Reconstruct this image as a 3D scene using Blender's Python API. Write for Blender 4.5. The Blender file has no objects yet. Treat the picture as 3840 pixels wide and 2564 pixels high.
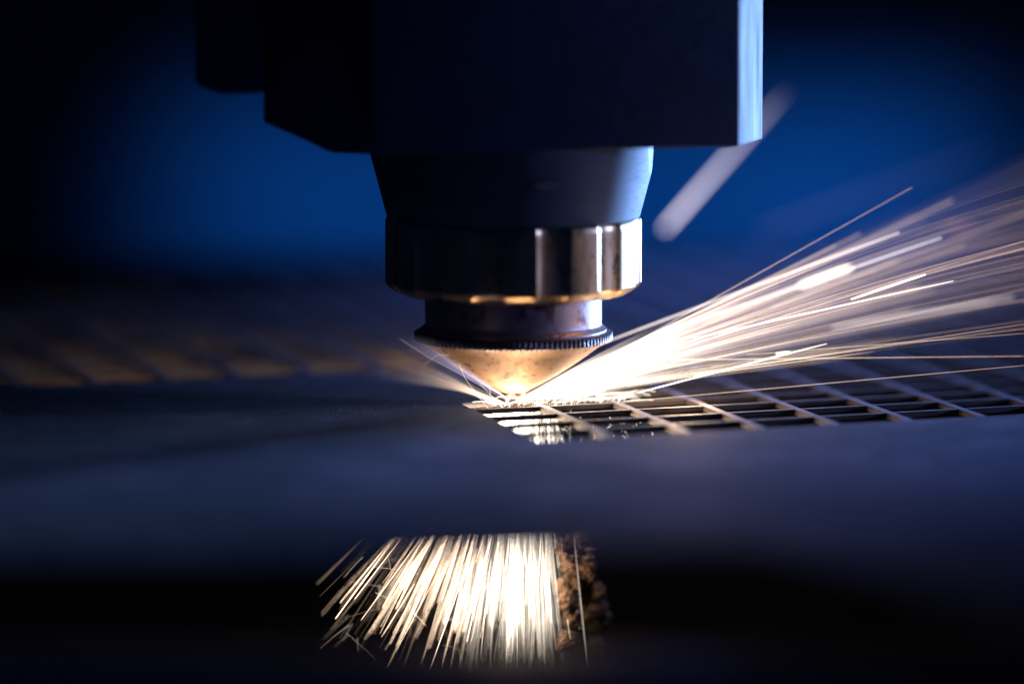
import bpy, bmesh, math, random
from mathutils import Vector, noise
R = math.radians
MM = 0.001            # every length below is written in millimetres
random.seed(7)
scene = bpy.context.scene
COL = scene.collection

# ------------------------------------------------------------------ camera
D = 775.0
PITCH = R(6.95)
CAM = Vector((0, -D * math.cos(PITCH), 9.5 + D * math.sin(PITCH)))
cd = bpy.data.cameras.new('camera')
cam = bpy.data.objects.new('camera', cd)
COL.objects.link(cam)
cam.location = CAM * MM
cam.rotation_euler = (R(90) - PITCH, 0, 0)
cd.sensor_width = 36
cd.lens = 180.2
cd.shift_x = -0.0013
cd.clip_start = 0.05
cd.clip_end = 50
cd.dof.use_dof = True
cd.dof.focus_distance = (D - 4.0) * MM
cd.dof.aperture_fstop = 4.5
scene.camera = cam

# ------------------------------------------------------------------ world, exposure
w = bpy.data.worlds.new('World')
scene.world = w
w.use_nodes = True
bg = w.node_tree.nodes['Background']
bg.inputs[0].default_value = (0.02, 0.10, 0.55, 1)
bg.inputs[1].default_value = 0.035
scene.view_settings.view_transform = 'Standard'
scene.view_settings.look = 'None'
scene.view_settings.exposure = 0
scene.view_settings.gamma = 1
scene.render.engine = 'CYCLES'
cy = scene.cycles
cy.use_denoising = True
cy.sample_clamp_indirect = 3.0
cy.sample_clamp_direct = 0
cy.max_bounces = 6
cy.transparent_max_bounces = 64
cy.diffuse_bounces = 3
cy.glossy_bounces = 4
cy.caustics_reflective = False
cy.caustics_refractive = False
cy.blur_glossy = 0.5


# ------------------------------------------------------------------ lamps
def lamp(kind, name, loc, energy, color, target=None, **kw):
    l = bpy.data.lights.new(name, kind)
    l.energy = energy
    l.color = color
    for k, v in kw.items():
        setattr(l, k, v)
    o = bpy.data.objects.new(name, l)
    COL.objects.link(o)
    o.location = Vector(loc) * MM
    if target is not None:
        o.rotation_euler = (Vector(target) - Vector(loc)).to_track_quat('-Z', 'Y').to_euler()
    return o


# the machine's blue work lamps, right of the head: one level with it, one well behind
lamp('SPOT', 'blue_work_lamp', (560, -20, 95), 4.5, (0.34, 0.44, 1.0), (10, 0, 15), spot_size=R(26), spot_blend=0.6, shadow_soft_size=0.025)
lamp('SPOT', 'blue_rear_lamp', (470, 450, 11), 76.0, (0.25, 0.47, 1.0), (22, 0, 36), spot_size=R(13), spot_blend=0.7, shadow_soft_size=0.045)
# blue strip lamp above the rear cover
lamp('AREA', 'blue_strip_lamp', (20, 560, 66), 0.060, (0.008, 0.21, 1.0), (22, 700, -41), shape='RECTANGLE', size=0.22, size_y=0.012, spread=R(32))
# overhead blue fill, added to brighten the front of the sheet
lamp('SPOT', 'blue_sheet_fill', (230, 70, 400), 6.6, (0.11, 0.26, 1.0), (48, -38, 0), spot_size=R(24), spot_blend=1.0, shadow_soft_size=0.06)
# second added blue fill, lifts the far end of the bed
lamp('SPOT', 'blue_bed_fill', (60, 430, 190), 4.6, (0.10, 0.21, 0.85), (32, 215, 0), spot_size=R(38), spot_blend=1.0, shadow_soft_size=0.03)
# light of the cut itself: the melt under the nozzle and the plume of sparks thrown from it
WARM = (1.0, 0.66, 0.38)
lamp('POINT', 'melt_glow', (3.2, -0.4, 0.9), 0.00008, WARM, shadow_soft_size=0.0007)
lamp('POINT', 'plume_glow_near', (11, 1.5, 2.2), 0.0003, WARM, shadow_soft_size=0.0016)
lamp('POINT', 'plume_glow_middle', (26, -3, 4.5), 0.012, WARM, shadow_soft_size=0.003)
lamp('POINT', 'melt_glow_below', (1, 3, -7), 0.04, WARM, shadow_soft_size=0.003)


lamp('POINT', 'shower_glow', (3, -1, -27), 0.014, WARM, shadow_soft_size=0.004)


# ------------------------------------------------------------------ materials
def mat(name):
    m = bpy.data.materials.new(name)
    m.use_nodes = True
    nt = m.node_tree
    return m, nt, nt.nodes['Principled BSDF']


def N(nt, t, **kw):
    n = nt.nodes.new(t)
    for k, v in kw.items():
        if k in n.inputs:
            n.inputs[k].default_value = v
        else:
            setattr(n, k, v)
    return n


def ramp(nt, src, stops):
    r = nt.nodes.new('ShaderNodeValToRGB')
    nt.links.new(src, r.inputs[0])
    while len(r.color_ramp.elements) < len(stops):
        r.color_ramp.elements.new(0.5)
    for e, (p, c) in zip(r.color_ramp.elements, stops):
        e.position = p
        e.color = (c, c, c, 1) if isinstance(c, (int, float)) else (*c, 1)
    return r


def metal(name, base, rough, metallic=1.0, grain=900, bump=0.15, stretch=(1, 1, 1), spots=None, rvar=0.12, dist=0.00005):
    m, nt, b = mat(name)
    tc = N(nt, 'ShaderNodeTexCoord')
    mp = N(nt, 'ShaderNodeMapping')
    mp.inputs['Scale'].default_value = stretch
    nt.links.new(tc.outputs['Object'], mp.inputs['Vector'])
    n1 = N(nt, 'ShaderNodeTexNoise', Scale=grain, Detail=5.0, Roughness=0.62)
    nt.links.new(mp.outputs[0], n1.inputs['Vector'])
    n2 = N(nt, 'ShaderNodeTexNoise', Scale=grain * 0.13, Detail=3.0)
    nt.links.new(mp.outputs[0], n2.inputs['Vector'])
    c = ramp(nt, n2.outputs[0], [(0.3, tuple(x * 0.72 for x in base)), (0.7, tuple(min(1, x * 1.12) for x in base))])
    out = c.outputs[0]
    if spots:
        sc, lo, hi, col = spots
        n3 = N(nt, 'ShaderNodeTexNoise', Scale=sc, Detail=4.0, Roughness=0.6)
        nt.links.new(tc.outputs['Object'], n3.inputs['Vector'])
        k = ramp(nt, n3.outputs[0], [(lo, 1.0), (hi, 0.0)])
        mx = N(nt, 'ShaderNodeMix', data_type='RGBA')
        nt.links.new(k.outputs[0], mx.inputs[0])
        nt.links.new(out, mx.inputs[6])
        mx.inputs[7].default_value = (*col, 1)
        out = mx.outputs[2]
    nt.links.new(out, b.inputs['Base Color'])
    rr = N(nt, 'ShaderNodeMapRange')
    rr.inputs['From Min'].default_value = 0.3
    rr.inputs['From Max'].default_value = 0.7
    rr.inputs['To Min'].default_value = max(0.05, rough - rvar)
    rr.inputs['To Max'].default_value = min(1, rough + rvar)
    nt.links.new(n1.outputs[0], rr.inputs[0])
    nt.links.new(rr.outputs[0], b.inputs['Roughness'])
    b.inputs['Metallic'].default_value = metallic
    bp = N(nt, 'ShaderNodeBump', Strength=bump, Distance=dist)
    nt.links.new(n1.outputs[0], bp.inputs['Height'])
    nt.links.new(bp.outputs[0], b.inputs['Normal'])
    return m


M_NUT = metal('worn_steel', (0.56, 0.39, 0.23), 0.30, grain=700, bump=0.25, stretch=(1, 1, 0.35), spots=(420, 0.32, 0.38, (0.2, 0.15, 0.1)), rvar=0.08)
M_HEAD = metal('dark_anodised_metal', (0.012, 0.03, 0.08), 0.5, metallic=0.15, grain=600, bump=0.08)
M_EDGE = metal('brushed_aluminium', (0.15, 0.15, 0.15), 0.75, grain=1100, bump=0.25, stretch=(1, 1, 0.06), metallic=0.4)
M_BODY = metal('blued_steel', (0.085, 0.105, 0.15), 0.6, grain=900, bump=0.06, stretch=(0.4, 0.4, 2.2), metallic=0.25)
M_NECK = metal('oxidised_steel', (0.30, 0.24, 0.26), 0.46, grain=1300, bump=0.22, stretch=(0.5, 0.5, 1.6), spots=(260, 0.36, 0.46, (0.12, 0.06, 0.08)), metallic=0.85)
M_KNURL = metal('knurled_steel', (0.22, 0.19, 0.19), 0.4, grain=1200, bump=0.15, metallic=0.9)
M_TIP = metal('heat_stained_brass', (0.33, 0.195, 0.11), 0.62, grain=1500, bump=0.3, stretch=(1, 1, 1), spots=(520, 0.36, 0.44, (0.13, 0.065, 0.03)), metallic=0.7)
M_COPPER = metal('copper', (0.80, 0.36, 0.20), 0.35, grain=1500, bump=0.2)
M_SHEET = metal('mill_steel_sheet', (0.085, 0.10, 0.13), 0.78, grain=1500, bump=1.0, spots=(30, 0.35, 0.5, (0.22, 0.2, 0.22)), metallic=0.12, rvar=0.15, dist=0.0006)
M_RIB = metal('scoured_steel', (0.34, 0.33, 0.34), 0.6, grain=1800, bump=0.5, metallic=0.3, dist=0.0001)
M_CUT = metal('laser_cut_steel', (0.06, 0.052, 0.05), 0.6, grain=1600, bump=0.7, stretch=(1.6, 1.6, 0.25), metallic=0.5, dist=0.00015)
M_SLAG = metal('slag_crust', (0.11, 0.07, 0.048), 0.75, grain=900, bump=0.9, metallic=0.15, dist=0.0003)
M_FLAKE = metal('flake_steel', (0.32, 0.33, 0.36), 0.42, grain=500, bump=0.0, metallic=0.8)
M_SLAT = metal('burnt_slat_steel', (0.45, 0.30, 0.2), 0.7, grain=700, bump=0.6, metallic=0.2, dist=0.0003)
M_RAIL = metal('painted_rail', (0.13, 0.15, 0.2), 0.6, grain=400, bump=0.1, metallic=0.0)
M_WALL = metal('painted_cover', (0.12, 0.13, 0.15), 0.75, grain=60, bump=0.05, metallic=0.0)
M_FLOOR = metal('black_tray', (0.02, 0.02, 0.024), 0.9, grain=60, bump=0.3, metallic=0.0)  # even near-black for the floor and the rear panel

m, nt, b = mat('glowing_metal')
nt.nodes.remove(b)
em = N(nt, 'ShaderNodeEmission')
at_ = N(nt, 'ShaderNodeAttribute', attribute_name='glow_color')
nt.links.new(at_.outputs['Color'], em.inputs['Color'])
em.inputs['Strength'].default_value = 0.5
tr = N(nt, 'ShaderNodeBsdfTransparent')
ad = N(nt, 'ShaderNodeAddShader')
nt.links.new(em.outputs[0], ad.inputs[0])
nt.links.new(tr.outputs[0], ad.inputs[1])
nt.links.new(ad.outputs[0], nt.nodes['Material Output'].inputs[0])      # light trails add up, they hide nothing
m.cycles.emission_sampling = 'NONE'
M_SPARK = m


# ------------------------------------------------------------------ helpers
def link(name, me, mats, parent=None):
    o = bpy.data.objects.new(name, me)
    COL.objects.link(o)
    for mm in (mats if isinstance(mats, (list, tuple)) else [mats]):
        me.materials.append(mm)
    if parent:
        o.parent = parent
    return o


def from_bm(name, bm, mats, parent=None, smooth=False, loc=(0, 0, 0)):
    bmesh.ops.recalc_face_normals(bm, faces=bm.faces)
    for v in bm.verts:
        v.co *= MM
    me = bpy.data.meshes.new(name)
    bm.to_mesh(me)
    bm.free()
    if smooth:
        me.shade_smooth()
    o = link(name, me, mats, parent)
    o.location = Vector(loc) * MM
    return o


def tag(o, label=None, cat=None, group=None, kind=None):
    for k, v in (('label', label), ('category', cat), ('group', group), ('kind', kind)):
        if v:
            o[k] = v
    return o


def prism(poly, z0, z1, bevel=0.0, axis='Z'):
    """polygon (x,y) extruded along z, or (x,z) extruded along y"""
    bm = bmesh.new()
    f = (lambda a, b_, c: (a, b_, c)) if axis == 'Z' else (lambda a, b_, c: (a, c, b_))
    lo = [bm.verts.new(f(a, b_, z0)) for a, b_ in poly]
    hi = [bm.verts.new(f(a, b_, z1)) for a, b_ in poly]
    bm.faces.new(lo)
    bm.faces.new(hi)
    n = len(poly)
    for i in range(n):
        bm.faces.new((lo[i], lo[(i + 1) % n], hi[(i + 1) % n], hi[i]))
    bmesh.ops.recalc_face_normals(bm, faces=bm.faces)
    if bevel:
        bmesh.ops.bevel(bm, geom=list(bm.edges), offset=bevel, segments=2, affect='EDGES', profile=0.5)
    return bm


def lathe(profile, seg, rfun=None, cap=True):
    """profile: list of (r, z); rfun(r, z, theta, row) may shape the radius"""
    bm = bmesh.new()
    rows = []
    for k, (r, z) in enumerate(profile):
        row = []
        for i in range(seg):
            t = 2 * math.pi * i / seg
            rr = rfun(r, z, t, k) if rfun else r
            row.append(bm.verts.new((rr * math.cos(t), rr * math.sin(t), z)))
        rows.append(row)
    for a, b_ in zip(rows, rows[1:]):
        for i in range(seg):
            bm.faces.new((a[i], a[(i + 1) % seg], b_[(i + 1) % seg], b_[i]))
    if cap:
        bm.faces.new(rows[0])
        bm.faces.new(rows[-1])
    return bm


def at(px, py, Y):
    """point of the plane y=Y seen at a place of the photograph (used while measuring)"""
    k = 154.84 / 3840 / D
    f = Vector((0, math.cos(PITCH), -math.sin(PITCH)))
    u = Vector((0, math.sin(PITCH), math.cos(PITCH)))
    d = f + Vector((1, 0, 0)) * (px - 1925) * k - u * (py - 1282) * k
    return CAM + d * ((Y - CAM.y) / d.y)


def smooth_by_angle(o, deg=35):
    me = o.data
    me.shade_smooth()
    try:
        me.set_sharp_from_angle(angle=R(deg))
    except Exception:
        pass


# ------------------------------------------------------------------ setting
def plane(name, pts, m_, kind='structure'):
    bm = bmesh.new()
    bm.faces.new([bm.verts.new(p) for p in pts])
    o = from_bm(name, bm, m_)
    tag(o, kind=kind)
    return o


bmw = prism([(-600, -400), (600, -400), (600, 500), (-600, 500)], 700, 712, 0, 'Y')
wall = from_bm('wall', bmw, M_WALL)
tag(wall, kind='structure')
fl = from_bm('floor', prism([(-600, -330), (600, -330), (600, 698), (-600, 698)], -262, -250), M_FLOOR)
tag(fl, kind='structure')

# ------------------------------------------------------------------ cutting head
head = bpy.data.objects.new('laser_cutting_head', None)
COL.objects.link(head)
head.location = (0, 0, 0)
tag(head, 'laser cutting head with dark housing, steel lock nut and brass nozzle tip above the sheet', 'cutting head')

P1, P2, P3 = (-20.3, -29.5), (33.3, -14.0), (37.4, -1.5)
bmh = prism([P1, P2, P3, (33.5, 30), (-20.3, 30)], 40.3, 175, 0.35)
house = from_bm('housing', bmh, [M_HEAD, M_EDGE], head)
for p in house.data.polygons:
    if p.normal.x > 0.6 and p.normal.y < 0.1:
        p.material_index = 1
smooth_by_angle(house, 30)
zz = lambda px, py, Y: (at(px, py, Y).x, at(px, py, Y).z)
A = [zz(*q, -14) for q in [(1404, -900), (988, -900), (988, 458), (1100, 506), (1190, 548), (1215, 562), (1250, 574), (1404, 579)]]
h2 = from_bm('side_housing', prism(A, -14, 24, 0.3, 'Y'), M_HEAD, head)
B = [zz(*q, -22) for q in [(985, -900), (728, -900), (728, 300), (738, 316), (760, 326), (812, 346), (835, 350), (985, 346)]]
h3 = from_bm('cable_box', prism(B, -22, 12, 0.3, 'Y'), M_HEAD, head)
smooth_by_angle(h2), smooth_by_angle(h3)


# tapered body with the key flat at its right
def body_r(r, z, t, k):
    a = math.atan2(math.sin(t - R(-4.4)), math.cos(t - R(-4.4)))
    if abs(a) < 0.6:
        r = min(r, 20.8 / math.cos(a))
    return r


prof = [(18.6, 28.4), (19.1, 28.75)] + [(19.1 + 0.262 * (z - 28.75), z) for z in [29 + 0.4 * i for i in range(30)]]
body = from_bm('tapered_body', lathe(prof, 400, body_r), M_BODY, head)
smooth_by_angle(body, 25)
ringp = [(19.3, 28.15), (19.3, 28.3), (18.7, 28.45)]

# screw recess in the body front
# lock nut: lands and flutes alternate


def nut_r(r, z, t, k):
    n = 12
    ph = ((t + R(4.3 + 90) + math.pi * 8) / (2 * math.pi / n)) % 1.0
    if ph < 0.5:
        return r                       # land
    q = (ph - 0.5) / 0.5 * 2 - 1       # -1..1 across the flute
    depth = 0.75 * (1 - q * q) ** 0.7
    return r - depth * (1.0 if 0 < k < 99 else 0.6)


nutp = [(16.6, 16.95), (17.4, 17.15), (18.5, 17.8), (19.15, 18.35), (19.32, 18.7)] + [(19.32, 18.9 + i * 0.92) for i in range(10)] + [(19.32, 28.0), (19.2, 28.35), (18.9, 28.55), (18.4, 28.6)]
nut = from_bm('lock_nut', lathe(nutp, 480, nut_r), M_NUT, head)
smooth_by_angle(nut, 22)

neckp = [(13.35, 17.3), (13.35, 13.0), (13.3, 12.4), (13.45, 12.1), (13.9, 11.8), (14.1, 11.6), (14.1, 11.3), (13.0, 11.2)]
neck = from_bm('nozzle_neck', lathe(neckp, 200), M_NECK, head)
smooth_by_angle(neck, 40)

NT = 112


def knurl_r(r, z, t, k):
    if k in (0, 5):
        return r
    ph = (t * NT / (2 * math.pi)) % 1.0
    d = 0.34 * (0.5 - 0.5 * math.cos(2 * math.pi * ph)) ** 1.4
    return r - d


knp = [(13.4, 11.22), (14.85, 11.2), (15.0, 11.08), (15.02, 9.98), (14.75, 9.82), (13.6, 9.8)]
kn = from_bm('knurled_ring', lathe(knp, NT * 8, knurl_r), M_KNURL, head)
smooth_by_angle(kn, 50)

tipp = [(14.4, 9.78), (13.9, 9.45), (13.0, 8.95)] + [(13.0 - 10.2 * (i / 14.0), 8.95 - 6.55 * (i / 14.0) - 0.35 * math.sin(math.pi * i / 14.0)) for i in range(1, 15)] + [(2.3, 2.05), (1.9, 1.9)]
tip = from_bm('nozzle_tip', lathe(tipp, 200), M_TIP, head)
smooth_by_angle(tip, 40)
col_ = from_bm('nozzle_orifice', lathe([(1.85, 2.1), (1.8, 1.35), (1.55, 1.1), (0.7, 1.05), (0.55, 1.6)], 64), M_COPPER, head)
smooth_by_angle(col_, 40)
# bore screw on the tapered body's front (the rust coloured glint)
bm = bmesh.new()
bmesh.ops.create_cone(bm, cap_ends=True, segments=40, radius1=2.3, radius2=2.1, depth=0.4)
for v in bm.verts:
    v.co = Vector((v.co.x, v.co.z, v.co.y * 0.33))
scr = from_bm('plug', bm, M_NECK, head, loc=(5.1, -20.3, 35.2))
scr.rotation_euler = (R(14), 0, R(11.5))

# ------------------------------------------------------------------ perforated sheet
sheet = bpy.data.objects.new('perforated_steel_sheet', None)
COL.objects.link(sheet)
tag(sheet, 'steel sheet cut into a lattice of slots, lying flat under the nozzle', 'metal sheet')
TH = 0.78
O = Vector((4.5, -1.73))
bd = Vector((math.cos(R(21)), math.sin(R(21))))            # along the cross bars
rd = Vector((-math.sin(R(16.3)), math.cos(R(16.3))))       # along the ribs
PA, PB = 11.94, 8.48
BW, RW = 0.42, 0.62                                         # half widths


def lat(i, j, da=0.0, db=0.0):
    p = O + bd * (i * PA + da) + rd * (j * PB + db)
    return p


def box_poly(pts, z0, z1, bev=0.05):
    return prism([(p.x, p.y) for p in pts], z0, z1, bev)


JF, JB, IR, IL = -4, 21, 13, -13
JL = 6          # left of the laser the sheet is still whole up to this row


def open_cell(i, j):      # cell between ribs i,i+1 and bars j,j+1
    if j < JF or j >= JB or i >= IR or i < IL:
        return False
    if i < -1:
        return j >= JL
    if i == -1:
        return j <= 0 or j >= JL
    return True


# solid part: one polygon
p_ = []
for q in [(-250, -150), (-17.5, -143.5), (6, -137), (30, -137), (44, -156), (58, -192), (90, -300), (300, -300)]:
    p_.append(Vector(q))
p_.append(Vector((300, lat(IR, JF).y + 50)))
p_.append(lat(IR + 4, JF, 0, -BW))
p_.append(lat(-1, JF, RW, -BW))
p_.append(lat(-1, 1, RW, -1.4))        # the cut ends short: the slot is not finished
p_.append(lat(0, 1, -RW - 0.4, -1.4))
p_.append(lat(0, 1, -RW, -BW))
p_.append(lat(0, JL, -RW, -BW))
p_.append(lat(-1, JL, 0, -BW))
p_.append(lat(IL, JL, 0, -BW))
p_.append(lat(IL - 10, JL, 0, -BW))
p_.append(Vector((-250, -60)))
cu = bpy.data.curves.new('solid_sheet', 'CURVE')
cu.dimensions = '2D'
cu.fill_mode = 'BOTH'


def spl(pts):
    s = cu.splines.new('POLY')
    s.points.add(len(pts) - 1)
    for pt, q in zip(s.points, pts):
        pt.co = (q.x * MM, q.y * MM, 0, 1)
    s.use_cyclic_u = True


spl(p_)
cu.extrude = (TH / 2 - 0.05) * MM
cu.bevel_depth = 0.05 * MM
cu.bevel_resolution = 1
tmp = bpy.data.objects.new('tmp', cu)
COL.objects.link(tmp)
dg = bpy.context.evaluated_depsgraph_get()
dg.update()
me = bpy.data.meshes.new_from_object(tmp.evaluated_get(dg))
COL.objects.unlink(tmp)
bpy.data.objects.remove(tmp)
me.name = 'solid_sheet'
me.transform(__import__('mathutils').Matrix.Translation((0, 0, -TH / 2 * MM)))
me.materials.clear()
solid = link('solid_sheet', me, [M_SHEET, M_CUT], sheet)
for p in me.polygons:
    p.material_index = 1 if abs(p.normal.z) < 0.5 else 0

# ribs: one long bar per column line; cross bars: one piece per cell
far_bm = bmesh.new()
pieces = []


def topside(bm):
    bmesh.ops.recalc_face_normals(bm, faces=bm.faces)
    for f in bm.faces:
        f.material_index = 1 if abs(f.normal.z) < 0.5 else 0
    return bm


for i in range(IL, IR + 1):
    j0 = JF if i >= 0 else JL
    db0 = -BW - 0.3 if i >= 0 else -BW
    n = 26
    L, Rr = [], []
    for k in range(n + 1):
        j = j0 + (JB - j0) * k / n
        dbk = db0 if k == 0 else 0
        wob = 0.05 * noise.noise(Vector((i * 3.1, j * 1.7, 0)))
        L.append(lat(i, j, -RW + wob, dbk))
        Rr.append(lat(i, j, RW + 0.04 * noise.noise(Vector((i * 2.1, j * 2.7, 5))), dbk))
    bm = prism([(p.x, p.y) for p in L + Rr[::-1]], -TH - 0.01, 0.012, 0)
    from_bm('rib', topside(bm), [M_RIB, M_CUT], sheet)
cells = []
for j in range(JF + 1, JB + 1):
    for i in range(IL, IR):
        if open_cell(i, j) or open_cell(i, j - 1):
            if i < -1 and j == JL:
                continue
            if i == -1 and j in (1, JL):
                continue
            cells.append((i, j))
cells.sort(key=lambda c: (lat(c[0] + 0.5, c[1]) - Vector((10, -770))).length + max(0, abs(lat(*c).x) - 85) * 8)
for q, (i, j) in enumerate(cells):
    zt = random.uniform(-0.04, 0.0)
    a0, a1 = RW - 0.02, -RW + 0.02
    n = 6
    F, Bk = [], []
    tl = random.uniform(-.5, .5) if i < 0 and j > JL else 0
    for k in range(n + 1):
        s = a0 + (PA + a1 - a0) * k / n
        F.append(lat(i, j, s, -BW + random.uniform(-0.06, 0.06) + tl * (k / n - .5)))
        Bk.append(lat(i, j, s, BW + random.uniform(-0.06, 0.06)))
    bm = topside(prism([(p.x, p.y) for p in F + Bk[::-1]], (-TH if i >= 0 or j < JL else -TH * random.choice([.3, .6, 1.4, 2.2])) + random.uniform(-0.08, 0.06), zt, 0))
    if q < 285:
        from_bm('cross_bar', bm, [M_RIB, M_CUT], sheet)
    else:
        t_ = bpy.data.meshes.new('t')
        bm.to_mesh(t_)
        bm.free()
        far_bm.from_mesh(t_)
        bpy.data.meshes.remove(t_)
if len(far_bm.verts):
    fo = from_bm('far_cross_bars', far_bm, [M_RIB, M_CUT], sheet)
    fo['kind'] = 'stuff'

# panel added below the sheet to keep the space behind the cut dark
for nm, a in (('rear_dark_panel', [(-400, 240), (400, 240), (400, 246), (-400, 246)]),):
    o = from_bm(nm, prism(a, -200, -3, 0.5), M_FLOOR)
    tag(o, 'dark panel added behind the falling sparks to keep the space below the sheet dark', 'panel')

# tiny metal flakes added to give the sheet a glinting grain
dv, df = [], []
for q in range(15000):
    x, y = random.uniform(-88, -6), random.gauss(2, 20)
    if q % 5 == 0:
        x, y = random.uniform(-60, 60), random.uniform(-60, -24)
    c = Vector((x, y))
    if x > -10 and y > -34 + max(0, x + 8) * .1 and q % 5:
        continue
    if q % 5 == 0 and y > lat(-1, JF).y - 3 + max(0, x + 10) * .384 - 1.5:
        continue
    if y > lat(-1, JL).y - 2 + (x + 20) * .384:
        continue
    r = random.choice([.03, .045, .06, .08])
    b0 = len(dv)
    a0 = random.uniform(0, 6.28)
    for k in range(3):
        dv.append(((x + r * math.cos(a0 + k * 2.1)) * MM, (y + r * math.sin(a0 + k * 2.1)) * MM, .001 * MM))
    dv.append(((x + random.uniform(-r, r) * .6) * MM, (y + random.uniform(-r, r) * .6) * MM, r * random.uniform(.5, 1.3) * MM))
    df += [(b0, b0 + 1, b0 + 3), (b0 + 1, b0 + 2, b0 + 3), (b0 + 2, b0, b0 + 3)]
dm = bpy.data.meshes.new('glint_flakes')
dm.from_pydata([v for v in dv], [], df)
tag(link('glint_flakes', dm, M_FLAKE), 'fine metal flakes added for glints on the bare sheet left of the nozzle', 'dust', kind='stuff')

# ------------------------------------------------------------------ rails below
rail = from_bm('front_rail', prism([(-260, -150), (260, -150), (260, -134), (-260, -134)], -70, -12.4, 0.6), M_RAIL)
tag(rail, 'dark painted rail of the machine bed running across below the sheet edge', 'rail')
sp = [(-230, -30)]  # slat added under the sheet, teeth placed to catch the glow as warm spots
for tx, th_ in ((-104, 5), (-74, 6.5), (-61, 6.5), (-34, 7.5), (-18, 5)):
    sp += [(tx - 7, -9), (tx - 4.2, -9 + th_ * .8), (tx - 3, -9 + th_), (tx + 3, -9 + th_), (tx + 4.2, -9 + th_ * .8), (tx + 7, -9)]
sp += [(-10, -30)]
slat = from_bm('glow_slat', prism(sp, 88, 90, 0.1, 'Y'), M_SLAT)
tag(slat, 'toothed upright slat added to catch warm light seen through the far slots on the left', 'slat')

# slag hanging under the sheet, right of the falling sparks
bm = bmesh.new()


def blob(c, r, sub=3, amp=0.35, fq=1.6):
    g = bmesh.ops.create_icosphere(bm, subdivisions=sub, radius=1)
    for v in g['verts']:
        d = v.co.normalized()
        k = 1 + amp * noise.fractal(d * fq + Vector(c) * 0.37, 0.7, 2.1, 5)
        v.co = Vector(c) + Vector((d.x * r[0], d.y * r[1], d.z * r[2])) * k


path = [(2250, 1985), (2200, 2040), (2235, 2100), (2170, 2120), (2250, 2150), (2280, 2210), (2290, 2270), (2300, 2330), (2190, 2200), (2150, 2250), (2160, 2330), (2130, 2400), (2240, 2300), (2190, 2420), (2290, 2440), (2120, 2180), (2150, 2060)]
for q in range(46):
    px, py = path[q % len(path)]
    px = 2135 + (px - 2150) * .72 + random.gauss(0, 10)
    py += random.gauss(0, 16)
    dd = 4.5 + random.gauss(0, 1.4) + (px - 2150) * .03
    p = at(px, max(py, 1985), dd)
    r = random.uniform(.7, 1.5)
    blob((p.x, p.y, p.z), (r, r, r * random.uniform(.9, 1.5)), 4, .75, 2.6)
slag = from_bm('slag_lump', bm, M_SLAG, smooth=True)
tag(slag, 'rough brown slag crust hanging under the sheet beside the falling sparks', 'slag')


# ------------------------------------------------------------------ sparks
class Tubes:
    def __init__(self):
        self.v, self.f, self.c = [], [], []

    def add(self, pts, rad, cols, sides=5):
        n = len(pts)
        base = len(self.v)
        for k in range(n):
            t = (pts[min(k + 1, n - 1)] - pts[max(k - 1, 0)]).normalized()
            s = t.cross(Vector((0.13, 0.9, 0.31))).normalized()
            u = t.cross(s)
            r = rad[k] if isinstance(rad, list) else rad
            for q in range(sides):
                a = 2 * math.pi * q / sides
                self.v.append((pts[k] + (s * math.cos(a) + u * math.sin(a)) * r) * MM)
                self.c.append(cols[k])
        for k in range(n - 1):
            for q in range(sides):
                a, b_ = base + k * sides + q, base + k * sides + (q + 1) % sides
                self.f.append((a, b_, b_ + sides, a + sides))
        self.f.append(tuple(base + q for q in range(sides))[::-1])
        self.f.append(tuple(base + (n - 1) * sides + q for q in range(sides)))

    def build(self, name, label=None, cat=None, group=None, kind=None):
        me = bpy.data.meshes.new(name)
        me.from_pydata(self.v, [], self.f)
        at2 = me.color_attributes.new('glow_color', 'FLOAT_COLOR', 'POINT')
        at2.data.foreach_set('color', [x for c in self.c for x in (*c, 1)])
        me.shade_smooth()
        o = link(name, me, M_SPARK)
        tag(o, label, cat, group, kind)
        return o


def heat(t, L):
    """t 1 = white hot, 0 = dying orange"""
    t = max(0, min(1, t))
    hot, mid, low = Vector((1, .87, .71)), Vector((1, .70, .47)), Vector((1, .45, .25))
    c = hot.lerp(mid, (1 - t) * 2) if t > .5 else mid.lerp(low, (0.5 - t) * 2)
    return tuple(c * L)


def lerp_path(a, b_, n, sag=0.0):
    return [a.lerp(b_, k / (n - 1)) - Vector((0, 0, sag * (k / (n - 1)) ** 2)) for k in range(n)]


def fan_dir(th, az):
    x, y = math.cos(az), math.sin(az)
    return Vector((x, y, max(0.03, x * math.tan(th) - 0.122 * y))).normalized()


T = Tubes()
SRC = Vector((1.2, -0.3, 0.75))
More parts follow.
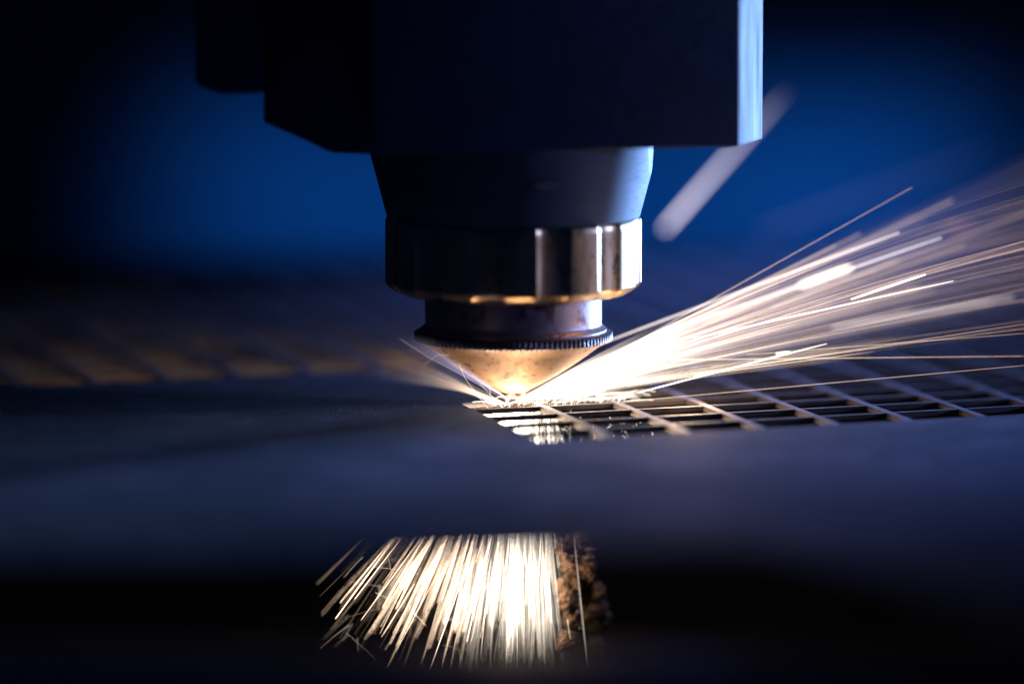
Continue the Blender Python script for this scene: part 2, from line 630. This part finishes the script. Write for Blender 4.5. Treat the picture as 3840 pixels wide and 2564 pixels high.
# main fan
for q in range(150):
    th = 99
    while not 7.5 < th < 30.5:
        th = random.choices([random.uniform(7.5, 11), random.uniform(9, 21), random.gauss(23.5, 4.2)], [1, 3, 7])[0]
    drop = 0.0016 * (th / 32) ** 1.6 * random.uniform(.75, 1.15)
    th = R(th)
    az = R(random.gauss(0, 21))
    ln = random.choice([random.uniform(18, 60), random.uniform(40, 110), 130])
    st = random.uniform(0, 6) if random.random() < 0.75 else random.uniform(10, 50)
    d = fan_dir(th, az)
    n = 12
    if st >= ln - 4:
        continue
    o_ = SRC + Vector((random.uniform(-.3, .8), random.uniform(-.6, .6), 0))
    ss = [st + (ln - st) * k / (n - 1) for k in range(n)]
    pts = [o_ + d * s - Vector((0, 0, drop * s * s)) for s in ss]
    L0 = random.choice([0.5, 1.1, 2.2, 6])
    cols, rad = [], []
    r0 = random.uniform(0.02, 0.045)
    for k in range(n):
        s = st + (ln - st) * k / (n - 1)
        fall = 1.0 / (1 + (s / 22) ** 2.2)
        end = 1 if k < n - 1 else 0.4
        cols.append(heat(0.92 - s / 170 - 0.1 * random.random(), L0 * (0.75 * fall + 0.085) * end))
        rad.append(r0 * (1 if k < n - 1 else .5))
    T.add(pts, rad, cols)
# pale broad ones, a little out of focus, with blunt ends
for q in range(26):
    th = R(min(26.5, random.gauss(19, 4.5)))
    az = R(random.choice([-1, 1]) * random.uniform(16, 36))
    d = fan_dir(th, az)
    s0 = random.choice([0, 0, random.uniform(20, 45)])
    s1 = s0 + random.uniform(22, 55) + (25 if s0 == 0 else 0)
    r = random.uniform(.07, .16)
    L = random.uniform(.3, .85)
    T.add([SRC + d * (s0 + (s1 - s0) * k / 7) for k in range(8)], [r * .5] + [r] * 7, [heat(.72 - .03 * k, L * (1 - .05 * k)) for k in range(8)])
# dense white root of the fan
for q in range(620):
    u = random.random()
    th = R(3 + 29.5 * u)
    az = R(random.gauss(0, 12))
    ln = random.uniform(6, 12 + 24 * math.sin(math.pi * min(1, u * .8 + .03)))
    d = fan_dir(th, az)
    pts = lerp_path(SRC + Vector((random.uniform(-.4, 1), random.uniform(-.5, .5), random.uniform(-.2, .3))), SRC + d * ln, 6, .0025 * u * ln * ln)
    T.add(pts, [0.07 + 0.02 * k for k in range(5)] + [0.02], [heat(.93, .19 - .033 * k) for k in range(6)])
T.build('spark_plume', 'fan of fine glowing sparks thrown up and right from the cut over the lattice', 'sparks', kind='stuff')

# soft sparks far in front of and behind the focus
T = Tubes()
for q in range(75):
    th = R(random.uniform(11, 26))
    az = R(random.choice([-1, 1, 1]) * random.uniform(32, 62))
    d = fan_dir(th, az)
    s0, s1 = random.uniform(0, 30), random.uniform(70, 190)
    r = random.uniform(.12, .3)
    L = random.choice([.02, .05, .09])
    tint = Vector(random.choice([(.85, .62, 1), (1, .7, .62), (.95, .75, .95)]))
    T.add([SRC + d * (s0 + (s1 - s0) * k / 7) for k in range(8)], [r * .4] + [r] * 7, [tuple(tint * L * (1.1 - .1 * k)) for k in range(8)])
T.build('soft_spark_plume', 'soft blurred violet sparks spreading wide around the bright plume on the right', 'sparks', kind='stuff')

# sparks skipping over the sheet right of the nozzle
T = Tubes()
for q in range(75):
    x = random.uniform(-2.0, 17)
    y0 = -3.4 + x * 0.36 + random.uniform(-1.0, 3)
    hgt = random.uniform(0.4, 1.7)
    w_ = random.uniform(0.8, 5.0)
    n = 9
    pts = []
    for k in range(n):
        s = k / (n - 1)
        pts.append(Vector((x + w_ * s ** 1.6, y0 + random.uniform(-.04, .04) + w_ * .1 * s, 0.05 + hgt * math.sin(math.pi * min(1, s * random.uniform(.96, 1.0)) * 0.72))))
    T.add(pts, random.uniform(0.012, 0.03), [heat(random.uniform(.7, 1), random.uniform(1, 5)) for _ in range(n)])
# a few low straight orange ones
for (a, b_, L) in [((2350, 1505), (3840, 1370), 1.6), ((2450, 1350), (3840, 1335), 2.2), ((2600, 1405), (3840, 1215), 1.5), ((2800, 1330), (3840, 1250), 1.2), ((2100, 1470), (3840, 1085), 1.8), ((2000, 1475), (3840, 905), 1.6), ((2050, 1470), (3420, 703), 2.2)]:
    pa, pb = at(*a, 0), at(*b_, random.uniform(-6, 8))
    pa.z = max(pa.z, .3)
    pts = lerp_path(pa, pb, 10)
    T.add(pts, 0.035, [heat(.75 - .5 * k / 9, L * (1.1 - .7 * k / 9)) for k in range(10)])
# hair thin ones to the left
for pl in [[(1835, 1535), (1805, 1500), (1745, 1420), (1708, 1332), (1640, 1330), (1590, 1368)], [(1915, 1525), (1905, 1505), (1870, 1485), (1740, 1410), (1600, 1335), (1500, 1270)], [(1838, 1485), (1838, 1410)], [(1860, 1500), (1830, 1470), (1800, 1440)]]:
    pts = [at(*p, -1 - 2 * k) for k, p in enumerate(pl)]
    T.add(pts, 0.03, [heat(.6, 1.6 - .25 * k) for k in range(len(pts))])
T.build('skipping_sparks', 'thin curling sparks skipping off the sheet right around the nozzle tip', 'sparks', kind='stuff')

# thicker single sparks, each one its own thing
singles = [
    ('long pale streak standing alone behind the housing corner, steepest of all', (2492, 860), (2960, 330), 88, .34, 7.5, 1.0, 0.0, (.96, .86, .97)),
    ('thick pale streak ending bluntly highest in the middle of the fan', (2250, 1290), (3372, 868), -16, .17, 3.2, .9, 0.9, (1, .85, .76)),
    ('thick pale streak ending bluntly just right of the highest blunt one', (2450, 1260), (3530, 888), -18, .17, 3.0, .9, 0.9, (1, .88, .86)),
    ('short broad cream streak lying across the upper fan', (3000, 1072), (3190, 1000), -36, .40, 6.5, 1.0, 1.0, (1, .86, .70)),
    ('short bright sharp streak below the broad cream one', (3192, 1122), (3470, 1026), -7, .15, 6.5, 1.0, .9, (1, .95, .86)),
    ('bright streak with a glowing blob at its start over the dark gap', (2600, 1270), (3575, 1050), -8, .10, 5.0, 1.0, .9, (1, .9, .8)),
    ('broad pale streak starting beside the grate and running right', (3120, 1228), (3800, 1110), -28, .26, 3.6, .5, .3, (1, .86, .82)),
    ('short red streak far right above the fan', (3550, 855), (3640, 853), 70, .35, 1.6, .4, .6, (1, .42, .34)),
    ('fat bright blob on the lowest bright streak over the lattice', (2912, 1327), (2965, 1318), -9, .22, 9, 1, .6, (1, .95, .9)),
    ('bright curved streak rising from the lattice right of the nozzle', (2392, 1472), (3100, 1285), -6, .13, 6, 1, .5, (1, .95, .88)),
    ('wide faint violet streak high on the right, out of focus', (2850, 870), (3700, 560), 120, .45, .3, .7, .15, (.8, .6, 1.0)),
]
for lab, a, b_, Y, r, L, l0, l1, tint in singles:
    T = Tubes()
    pa, pb = at(*a, Y), at(*b_, Y + 2)
    n = 8
    pts = lerp_path(pa, pb, n, 0.15)
    cols = [tuple(c * L * .38 * (l0 + (l1 - l0) * k / (n - 1)) for c in tint) for k in range(n)]
    rad = [r * .6] + [r] * (n - 2) + [r * .6]
    T.add(pts, rad, cols, 10)
    T.build('spark', lab, 'spark', 'single thick sparks in the plume')

# sparks thrown left, towards the camera
T = Tubes()
for q in range(34):
    ex, ez = random.uniform(1330, 1480), random.uniform(1290, 1400)
    Y = random.uniform(-60, -30)
    p0, p1 = Vector((-1.8 + random.uniform(-2, 1), -1, 0.15)), at(1780 + random.uniform(-10, 25), 1462 + random.uniform(-8, 10), -9)
    p2 = at(ex, ez, Y)
    pts = []
    for k in range(10):
        s = k / 9
        pts.append(p0.lerp(p1, s).lerp(p1.lerp(p2, s), s))
    T.add(pts, 0.03, [heat(.75 - .4 * k / 9, 1.5 * (1 - k / 9) ** 1.6 + .03) for k in range(10)])
for q in range(26):
    p2 = at(random.uniform(1530, 1600), random.uniform(1270, 1310), -40)
    pts = lerp_path(Vector((-.5, -1, 0.8)), p2, 8)
    T.add(pts, 0.03, [tuple(Vector((.8, .72, 1)) * (.5 - .06 * k)) for k in range(8)])
for cx, rx, rz, a0, a1 in [(-1.9, 1.25, 1.5, 165, -10), (-3.4, 1.5, .9, 120, 0), (-.2, .9, 1.9, 170, 60), (1.0, .7, 1.4, 150, 40), (-5.0, 2.2, .8, 120, 10)]:
    for e in range(3):
        f_ = 1 + .06 * e
        pts = [Vector((cx + rx * f_ * math.cos(R(a0 + (a1 - a0) * k / 9)), -3.0 - .1 * e, .0 + rz * f_ * math.sin(R(a0 + (a1 - a0) * k / 9)))) for k in range(10)]
        T.add(pts, 0.03, [heat(.95, 1.6) for _ in pts])
T.build('left_sparks', 'faint beam of sparks arching left from the nozzle tip towards the viewer', 'sparks', kind='stuff')

# shower below the sheet
T = Tubes()
S0 = Vector((2.0, 0, 1.0))
for q in range(860):
    if random.random() < .34:
        a = R(max(-14, min(8, random.gauss(-1, 5))))
        x0 = random.gauss(2.2, 1.9)
        core = 1
    else:
        a = R(-40 * random.random() ** 1.15 + 3 + random.gauss(0, 4))
        x0 = random.uniform(-2.8, 2.8)
        core = math.exp(-(math.degrees(a) / 13) ** 2)
    b2 = R(random.gauss(0, 9))
    d = Vector((math.sin(a), math.sin(b2) * math.cos(a), -math.cos(a) * math.cos(b2)))
    s0 = random.uniform(2, 34)
    s1 = min(s0 + random.uniform(5, 34), random.uniform(32, 46))
    if random.random() < .3:
        s0 = 2
    st = S0 + Vector((x0 - 2, random.uniform(-1, 1), 0))
    n = 6
    L = random.choice([.25, .45, .9, 2]) * (0.45 + 1.1 * core) if core > .6 else random.choice([.15, .3, .8, 4, 8])
    r = random.choice([.014, .02, .028, .045, .07])
    T.add([st + d * (s0 + (s1 - s0) * k / (n - 1)) for k in range(n)], [r * .6] + [r] * (n - 2) + [r * .5], [heat(.5 + .45 * core + .15 * random.random() - .1 * k / n, L * 1.5 * (1 - .55 * (s0 + (s1 - s0) * k / (n - 1)) / 46)) for k in range(n)])
# rebounding sparks
for q in range(46):
    c = Vector((random.uniform(-26, 4), random.uniform(-6, 6), random.uniform(-37, -21)))
    a = R(random.uniform(0, 180))
    l = random.uniform(1.5, 8)
    d = Vector((math.cos(a), 0, -math.sin(a) * .6)) * l
    L = random.choice([.6, 1, 2])
    T.add([c + d * (k / 4) - Vector((0, 0, .5 * (k / 4) ** 2)) for k in range(5)], random.choice([.02, .03, .045]), [heat(.3 + .6 * (1 - k / 5), L * (1 - k / 7)) for k in range(5)])
# small crossed sparks seen through the slots
for q in range(150):
    x = random.uniform(-7, 22) if q < 80 else random.uniform(-6, 8)
    c = Vector((x, random.uniform(-4, 3), random.uniform(-5.2, -1.6)))
    a = R(random.gauss(-90, 30))
    l = random.uniform(.3, 1.6)
    d = Vector((math.cos(a), 0, math.sin(a))) * l
    T.add([c, c + d * .5 + Vector((.08, 0, 0)), c + d], [.015, .035, .01], [heat(.9, random.uniform(1, 6))] * 3)
# hot core just below the cut
for q in range(90):
    x = random.gauss(0, 3.5)
    T.add([Vector((x, random.uniform(-2, 2), -1.5)), Vector((x + random.gauss(0, 1), random.uniform(-3, 3), -8)), Vector((x * 1.3 + random.gauss(0, 1), random.uniform(-3, 3), -16))], [.2, .25, .12], [heat(1, 1.5), heat(1, 1), heat(.95, .3)])
T.build('falling_sparks', 'dense white shower of sparks falling below the sheet under the cut', 'sparks', kind='stuff')

T = Tubes()
T.add([at(3468, 2075, 1), at(3470, 2082, 1), at(3484, 2088, 1)], [.12, .2, .05], [heat(.6, 4)] * 3)
T.build('spark', 'tiny lone orange spark in the dark below the sheet at the far right', 'spark')
